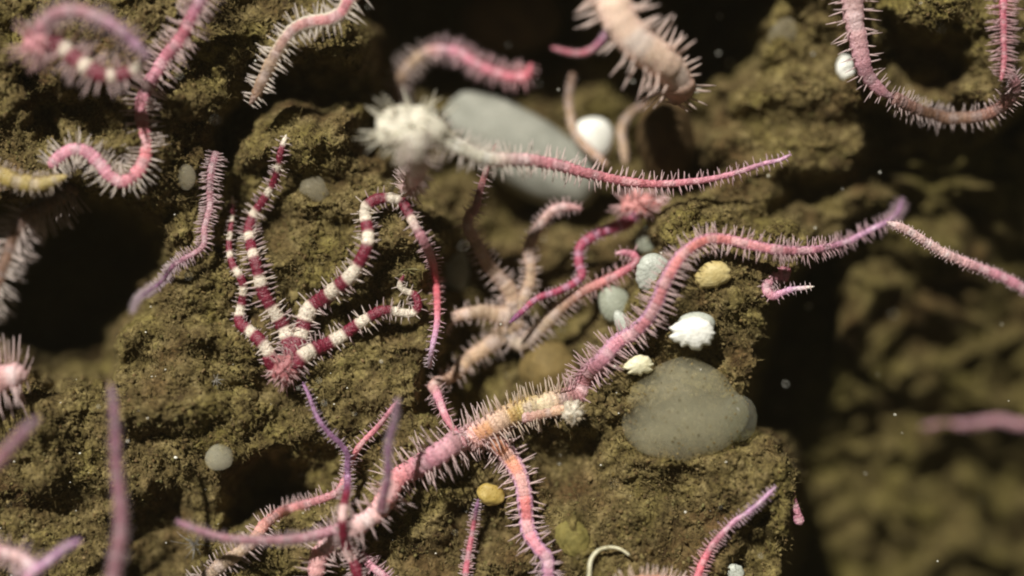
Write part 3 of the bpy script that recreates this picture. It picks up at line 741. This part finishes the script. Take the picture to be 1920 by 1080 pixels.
# ---------------------------------------------------------------- stones, shells, sponges
def uv(nu, nv):
    th = np.linspace(0, 2 * np.pi, nu, endpoint=False); ph = np.linspace(0, np.pi, nv)
    TH, PH = np.meshgrid(th, ph)
    d = np.stack([np.sin(PH) * np.cos(TH), np.sin(PH) * np.sin(TH), np.cos(PH)], -1)
    i = np.arange(nu * nv).reshape(nv, nu)
    q = np.stack([i[:-1], i[1:], np.roll(i, -1, 1)[1:], np.roll(i, -1, 1)[:-1]], -1).reshape(-1, 4)
    return TH, PH, d, q

def n3(d, f, seed):
    r = np.random.default_rng(seed); out = 0
    for k in range(6):
        w = r.normal(0, 1, 3) * f; out = out + np.sin(d @ w + r.uniform(0, 6.28))
    return out / 3.5

def blob_mesh(px, py, z, rx, ry, rz, rot=0, amp=.08, seed=0, box=0, nu=56, nv=34):
    TH, PH, d, q = uv(nu, nv)
    R = 1 + amp * n3(d, 2.2, seed) + amp * .4 * n3(d, 5.5, seed + 1)
    e = d
    if box: e = np.sign(d) * np.abs(d) ** box
    v = (e * R[..., None] * np.array([rx, ry, rz])).reshape(-1, 3)
    c, s = math.cos(rot), math.sin(rot)
    v = v @ np.array([[c, -s, 0], [s, c, 0], [0, 0, 1]]).T
    return v + up3(px, py, z), q

def hz(px, py): return float(bil(COARSE, px, py))

def blob(name, label, cat, px, py, rx, ry, rz, mat, z=None, parent=None, group=None, **kw):
    z = hz(px, py) + rz * .45 if z is None else z
    v, q = blob_mesh(px, py, z, rx, ry, rz, **kw)
    org = up3(px, py, z - rz)
    o = make_obj(name, v, [q], mat, None, org)
    return tag(o, label, cat, group)

def shell(name, label, px, py, a, b, h, mat, rot=0, tilt=(0, 0), ribs=14, scal=.06, z=None, part_mat=None, lip=False):
    """a domed shell valve with ribs fanning from its beak and growth rings; hollow below"""
    z = hz(px, py) + 12 if z is None else z
    nr, nu = 22, 72
    rr = np.linspace(0.02, 1, nr); th = np.linspace(0, 2 * np.pi, nu, endpoint=False)
    RR, TH = np.meshgrid(rr, th, indexing='ij')
    edge = 1 + scal * (.6 * np.cos(ribs * TH) + .5 * np.cos(1.63 * ribs * TH + 1) + .4 * np.cos(.61 * ribs * TH + px)) * RR ** 3 * (.25 + .75 * (np.sin(TH) < .35 if True else 1)) + .05 * np.sin(3 * TH + px) * RR
    x = a * RR * edge * np.cos(TH); y = b * RR * edge * np.sin(TH) + b * .25 * (1 - RR)
    zz = h * np.sqrt(np.clip(1 - RR ** 2.2, 0, 1)) + .022 * h * np.cos(ribs * TH) * RR + .012 * h * np.sin(RR * 34)
    top = np.stack([x, y, zz], -1).reshape(-1, 3)
    bot = top * np.array([.93, .93, .75]) - np.array([0, 0, 2.0])
    v = np.vstack([top, bot]); n = nr * nu
    i = np.arange(n).reshape(nr, nu); j = np.roll(i, -1, 1)
    q = np.stack([i[:-1], i[1:], j[1:], j[:-1]], -1).reshape(-1, 4)
    q2 = q[:, ::-1] + n
    rim = np.stack([i[-1], i[-1] + n, j[-1] + n, j[-1]], -1)
    Rm = np.array(Matrix.Rotation(rot, 3, 'Z') @ Matrix.Rotation(tilt[0], 3, 'X') @ Matrix.Rotation(tilt[1], 3, 'Y'))
    c0 = up3(px, py, z)
    o = make_obj(name, v @ Rm.T + c0, [np.vstack([q, q2, rim])], mat, None, c0 - np.array([0, 0, 4.]))
    return tag(o, label, 'shell', 'shells stuck to the rock'), Rm, c0

M_GREY = mat_stone('pale_grey_stone', (.235, .24, .205), (.34, .34, .295), 60)
M_BROWN_STONE_SHADE = mat_stone('brown_stone_and_shade', (.055, .033, .014), (.10, .062, .024), 40)  # dark brown for the boulder and for the solid shade below the peach arm
M_OLIVEST = mat_stone('olive_stone', (.12, .085, .03), (.20, .14, .05), 30)
M_WSHELL = mat_stone('white_shell', (.80, .80, .72), (.95, .95, .91), 18, .4, 1.5)
M_YSHELL = mat_stone('yellowish_shell', (.72, .66, .42), (.88, .84, .62), 14, .45, 2)
M_GSHELL = mat_stone('grey_shell', (.34, .36, .32), (.55, .58, .52), 16, .4, 1.2)
M_DISC = mat_stone('dull_grey_shell', (.25, .27, .21), (.36, .38, .31), 22, .5, 1.2)
M_TSHELL = mat_stone('tan_shell', (.42, .32, .12), (.62, .52, .26), 18, .5, 1.5)
def mat_gel(name, col, depth, skin, skincol):
    '''cloudy gel: light scatters inside the closed body; a thin speckled skin holds grains of silt'''
    m, nt, N, L = new_mat(name)
    v = nt.nodes.new('ShaderNodeVolumePrincipled'); v.inputs['Color'].default_value = (*col, 1)
    v.inputs['Density'].default_value = 1 / (depth * S); v.inputs['Anisotropy'].default_value = .1
    t = nt.nodes.new('ShaderNodeBsdfTransparent'); t.inputs[0].default_value = (1, 1, 1, 1)
    c = ramp(nt, noise(nt, 30, 4, .6), [(.35, tuple(x * .6 for x in skincol)), (.65, skincol)])
    p = principled(nt, c, .5, bump(nt, noise(nt, 16, 4, .6), .6, 3), spec=.35)
    g = ramp(nt, noise(nt, 9, 4, .7), [(.52, (skin * .55,) * 3), (.70, (min(1, skin * 3.2),) * 3)])
    x = nt.nodes.new('ShaderNodeMixShader'); L.new(g, x.inputs[0]); L.new(t.outputs[0], x.inputs[1]); L.new(p.outputs[0], x.inputs[2])
    o = nt.nodes.new('ShaderNodeOutputMaterial'); L.new(x.outputs[0], o.inputs['Surface']); L.new(v.outputs[0], o.inputs['Volume'])
    return m
M_PEARL = mat_gel('pearly_film', (.88, .86, .74), 22, .16, (.5, .47, .36))
M_FILM = mat_gel('brownish_film', (.74, .69, .55), 18, .16, (.3, .26, .17))
M_JELLY = mat_gel('grey_jelly', (.87, .85, .68), 92, .13, (.42, .37, .23))
M_MEMB = mat_jelly('clear_membrane', (.2, .19, .15), (.26, .25, .2), .10, .25, .5)
M_YELLOW = mat_stone('yellow_sea_squirt', (.34, .23, .05), (.48, .36, .12), 14, .5, 1.5)
M_GREENY = mat_stone('greenish_lump', (.13, .11, .03), (.23, .19, .055), 14, .8, 2)
M_WORM = mat_stone('pale_worm_tube', (.55, .50, .32), (.78, .76, .58), 14, .4, 1)
M_FLECK = mat_stone('white_fleck', (.70, .68, .58), (.9, .88, .8), 4, .4, .5)

blob('boulder', 'smooth pale grey boulder behind the white brittle star', 'boulder', 985, 285, 178, 74, 78, M_GREY, z=-250, rot=-.52, amp=.07, seed=4, box=.85)
blob('boulder', 'rounded dark brown boulder at the top of the hollow', 'boulder', 955, 30, 112, 80, 70, M_BROWN_STONE_SHADE, z=-330, amp=.06, seed=6)
blob('boulder', 'dark brown mass standing for the blurred shade below the peach arm', 'boulder', 1248, 262, 52, 92, 60, M_BROWN_STONE_SHADE, z=-170, rot=.15, amp=.10, seed=16)  # solid added to stand for the brown shade here
blob('stone', 'olive brown stone in the gap below the tan brittle star', 'stone', 1030, 692, 56, 58, 46, M_OLIVEST, z=-110, rot=.3, amp=.08, seed=8)
ws, _R, _c = shell('shell', 'bright white scalloped shell with a grey upper valve above the grey jelly sponge', 1299, 624, 41, 30, 22, M_WSHELL, rot=0, tilt=(.1, -.1), ribs=9, scal=.12, z=hz(1300, 620) + 22)
_v, _q = blob_mesh(1305, 607, hz(1300, 620) + 14, 35, 22, 16, amp=.05, seed=31)
make_obj('upper_valve', _v, [_q], M_GSHELL, ws, _c - np.array([0, 0, 4.]))
shell('shell', 'small yellowish white shell with a knobbly rim beside the grey jelly sponge', 1198, 685, 27, 19, 15, M_YSHELL, rot=.1, tilt=(.2, .1), ribs=8, scal=.16, z=hz(1198, 685) + 20)
shell('shell', 'ridged grey shell left of the bend in the long pink arm', 1226, 512, 36, 38, 20, M_GSHELL, rot=-.4, tilt=(.2, .1), ribs=16, scal=.03)
shell('shell', 'round grey shell half buried below the ridged one', 1152, 570, 33, 38, 26, M_DISC, rot=.3, tilt=(-.1, .2), ribs=20, scal=.02)
shell('shell', 'small pale oblong shell under the long pink arm', 1166, 604, 14, 24, 10, M_GSHELL, rot=.5, ribs=10, scal=.04)
shell('shell', 'dull grey oval shell right of the hanging pink and white arm', 852, 502, 31, 50, 20, M_DISC, rot=.08, ribs=22, scal=.015, z=hz(852, 502) + 8)
shell('shell', 'faint grey shell blurred below the red brittle star', 1215, 452, 24, 26, 14, M_DISC, ribs=18, scal=.02)
shell('shell', 'yellowish tan oblong shell under the arch of the long pink arm', 1336, 516, 36, 25, 18, M_TSHELL, rot=.35, tilt=(.1, -.2), ribs=8, scal=.06)
shell('shell', 'blurred bright white oval shell in the hollow behind the long pink arm', 1113, 260, 42, 46, 34, M_WSHELL, rot=.5, tilt=(.1, .2), ribs=18, scal=.02, z=-190)
shell('shell', 'white shell beside the arm at the upper right', 1588, 130, 20, 30, 14, M_WSHELL, rot=.35, ribs=14, scal=.03, z=hz(1588, 130) + 16)
shell('shell', 'dim bluish grey shell blurred at the top right of the hollow', 1468, 68, 28, 38, 12, M_FILM, rot=-.3, ribs=18, scal=.02, z=hz(1468, 68) - 2)
shell('shell', 'white shell chip at the bottom edge by the thin pink arm', 1378, 1074, 16, 20, 9, M_GSHELL, rot=.9, ribs=8, scal=.05, z=hz(1378, 1074) + 20)

def jelly():
    TH, PH, d, q = uv(110, 64)
    R = 1 + .045 * n3(d, 2.2, 3) + .02 * n3(d, 6, 9)
    def bumpd(vx, vy, vz, amt, k):
        c = np.array([vx, vy, vz]) / math.sqrt(vx * vx + vy * vy + vz * vz)
        return amt * np.exp(-(1 - d @ c) * k)
    R = R + bumpd(-.65, -.75, .2, .14, 7) + bumpd(.1, 1, .1, .12, 22) + bumpd(-.3, .7, .5, .05, 14) - bumpd(.75, .68, .2, .08, 9) + bumpd(.9, -.25, .2, .08, 9)
    v = (d * R[..., None] * np.array([112, 92, 70])).reshape(-1, 3)
    z = hz(1270, 770) + 34
    c0 = up3(1285, 768, z); org = c0 - np.array([0, 0, 60.])
    o = make_obj('sponge', v + c0, [q], M_JELLY, None, org)
    tag(o, 'large grey translucent jelly like sponge on the lower right rock', 'sponge')
    v2, q2 = blob_mesh(1384, 784, z - 4, 35, 44, 34, amp=.05, seed=2)
    make_obj('membrane', v2, [q2], M_MEMB, o, org)
    v2, q2 = blob_mesh(1222, 832, z - 26, 58, 42, 36, amp=.10, seed=5)
    make_obj('lobe', v2, [q2], M_JELLY, o, org)
    # sediment grains stuck to it
    r = np.random.default_rng(8); A = Acc(); base, bf = ico()
    for _ in range(110):
        t = r.uniform(0, 6.28); f = math.acos(r.uniform(.1, 1)); n = np.array([math.sin(f) * math.cos(t), math.sin(f) * math.sin(t), math.cos(f)])
        k = np.argmax((d.reshape(-1, 3) @ n)); p = v[k] + c0
        A.add(base * r.uniform(.8, 2.6) * r.uniform(.7, 1.3, (12, 1)) + p, None, bf, np.full(3, r.uniform(.7, 1.6)))
    tag(A.build('clinging_grains', M_FLOC, o, org), kind='stuff')
jelly()
blob('sea_squirt', 'small translucent pearl coloured ball left of the bottom cavity', 'sea squirt', 411, 857, 26, 25, 20, M_PEARL, z=hz(411, 857) + 18, amp=.06, seed=2)
blob('sea_squirt', 'brownish translucent sac on the rock beside the raised banded arms', 'sea squirt', 589, 358, 27, 29, 16, M_FILM, z=hz(589, 358) + 8, amp=.10, seed=5)
blob('sea_squirt', 'small pale brown sac on the upper left rock', 'sea squirt', 350, 332, 17, 24, 12, M_FILM, z=hz(350, 332) + 12, amp=.05, seed=7)
blob('sea_squirt', 'yellow lump shaped sea squirt between two arms of the large pink brittle star', 'sea squirt', 921, 928, 26, 21, 15, M_YELLOW, z=hz(921, 928) + 16, rot=-.3, amp=.11, seed=11)
blob('sea_squirt', 'fuzzy greenish yellow lump at the bottom right of the pink arm', 'sea squirt', 1072, 1008, 30, 36, 17, M_GREENY, z=hz(1072, 1008) - 4, rot=.2, amp=.2, seed=12)

def tube_obj(name, label, cat, pts, r0, r1, mat, off=10, zfix=None, group=None):
    p = path3(pts, off, None, zfix); p, tt, L = resample(p, 3); T, sd, upv = frames(p); t = tt / L
    rad = r0 + (r1 - r0) * t; k = 8; an = np.arange(k) / k * 2 * np.pi
    V = (p[:, None] + rad[:, None, None] * (np.cos(an)[None, :, None] * sd[:, None] + np.sin(an)[None, :, None] * upv[:, None])).reshape(-1, 3)
    n = len(p); i = np.arange(n * k).reshape(n, k); j = np.roll(i, -1, 1)
    q = np.stack([i[:-1], j[:-1], j[1:], i[1:]], -1).reshape(-1, 4)
    caps = np.array([(n * k, (a + 1) % k, a) for a in range(k)] + [(n * k + 1, (n - 1) * k + a, (n - 1) * k + (a + 1) % k) for a in range(k)])
    o = make_obj(name, np.vstack([V, p[0], p[-1]]), [q, caps], mat, None, p[0])
    return tag(o, label, cat, group)
tube_obj('worm', 'pale curved worm arching over the sediment at the bottom edge', 'worm', [(1102, 1110), (1105, 1076), (1108, 1050), (1122, 1032), (1144, 1026), (1164, 1030), (1180, 1041)], 4.2, 2.4, M_WORM, off=16)

def tuft(px, py, n, ln, col, label, seed, w=.8):
    r = np.random.default_rng(seed); A = Acc(); c = up3(px, py, hz(px, py) + 6)
    for _ in range(n):
        d = r.normal(0, 1, 3); d[2] = abs(d[2]) * .7 + .2; d /= np.linalg.norm(d)
        spike(A, c, d, ln * r.uniform(.5, 1.2), w, np.array(col) * r.uniform(.7, 1.2), r, .3)
    tag(A.build('hydroid', M_SPINE, None, c), label, 'hydroid', 'hydroid tufts on the rock')
tuft(366, 1022, 26, 34, (.40, .38, .36), 'pale starry hydroid tuft at the lower left below the purple arm tip', 1)
tuft(405, 712, 14, 13, (.50, .47, .42), 'tiny pale hydroid sprig on the rock left of the banded brittle star', 2)
tuft(566, 888, 10, 10, (.60, .58, .54), 'small white hydroid sprig above the bottom cavity', 3, 1.2)
tuft(765, 505, 6, 30, (.30, .27, .12), 'olive hydroid stalks between the hanging arm and the curled banded arm tip', 4, 1.4)

def flecks():
    base, bf = ico(); r = np.random.default_rng(21); A = Acc()
    for (px, py) in [(330, 858), (437, 683), (365, 725), (470, 905), (583, 845), (755, 215), (700, 285), (1437, 930), (1182, 930), (1332, 958), (1160, 775), (620, 700), (880, 895), (150, 850), (260, 770)] + [tuple(x) for x in np.column_stack([r.uniform(0, 1480, 60), r.uniform(560, 1080, 60)])]:
        p = up3(px, py, height(px, py) + 5)
        A.add(base * np.array([2.2, 1.6, 1.4]) * r.uniform(.4, 1.1) * (2.2 if px == 330 else 1) * r.uniform(.8, 1.2, (12, 1)) + p, None, bf, None)
    tag(A.build('shell_flecks', M_FLECK), 'tiny white shell flecks scattered in the sediment', None, None, 'stuff')
    A = Acc()
    for _ in range(70):
        z = r.uniform(-400, 260); px, py = r.uniform(0, 1920), r.uniform(0, 1080)
        if z < float(bil(COARSE, px, py)) + 20: z = float(bil(COARSE, px, py)) + r.uniform(30, 200)
        A.add(base * r.uniform(.8, 2.4) * r.uniform(.7, 1.3, (12, 1)) + up3(px, py, z), None, bf, None)
    for (px, py, sz) in ((1369, 118, 5), (1347, 100, 4), (1307, 168, 5), (1350, 30, 4), (1473, 720, 3.5), (1135, 20, 5), (845, 187, 3), (1516, 575, 7)):
        A.add(base * sz * .8 * r.uniform(.6, 1.3, (12, 1)) + up3(px, py, hz(px, py) + 140 if hz(px, py) > -500 else -180), None, bf, None)
    tag(A.build('marine_snow', M_FLECK), 'pale specks of marine snow drifting in the dark water', None, None, 'stuff')
flecks()

def haze():
    """the faintly cloudy water itself: one closed box round the camera and everything built"""
    m = bpy.data.materials.new('cloudy_water'); m.use_nodes = True; nt = m.node_tree; nt.nodes.clear()
    v = nt.nodes.new('ShaderNodeVolumePrincipled'); v.inputs['Color'].default_value = (.80, .74, .55, 1)
    v.inputs['Density'].default_value = 0.022
    o = nt.nodes.new('ShaderNodeOutputMaterial'); nt.links.new(v.outputs[0], o.inputs['Volume'])
    x, y0, y1, z0, z1 = 1.6, -1.6, 1.6, -1.6, 0.75
    vv = [(-x, y0, z0), (x, y0, z0), (x, y1, z0), (-x, y1, z0), (-x, y0, z1), (x, y0, z1), (x, y1, z1), (-x, y1, z1)]
    me = bpy.data.meshes.new('haze'); me.from_pydata(vv, [], [(0, 3, 2, 1), (4, 5, 6, 7), (0, 1, 5, 4), (1, 2, 6, 5), (2, 3, 7, 6), (3, 0, 4, 7)])
    me.materials.append(m); ob = bpy.data.objects.new('haze', me); COL.objects.link(ob)
    tag(ob, 'faint cloudy haze of the deep water', None, None, 'stuff')
haze()
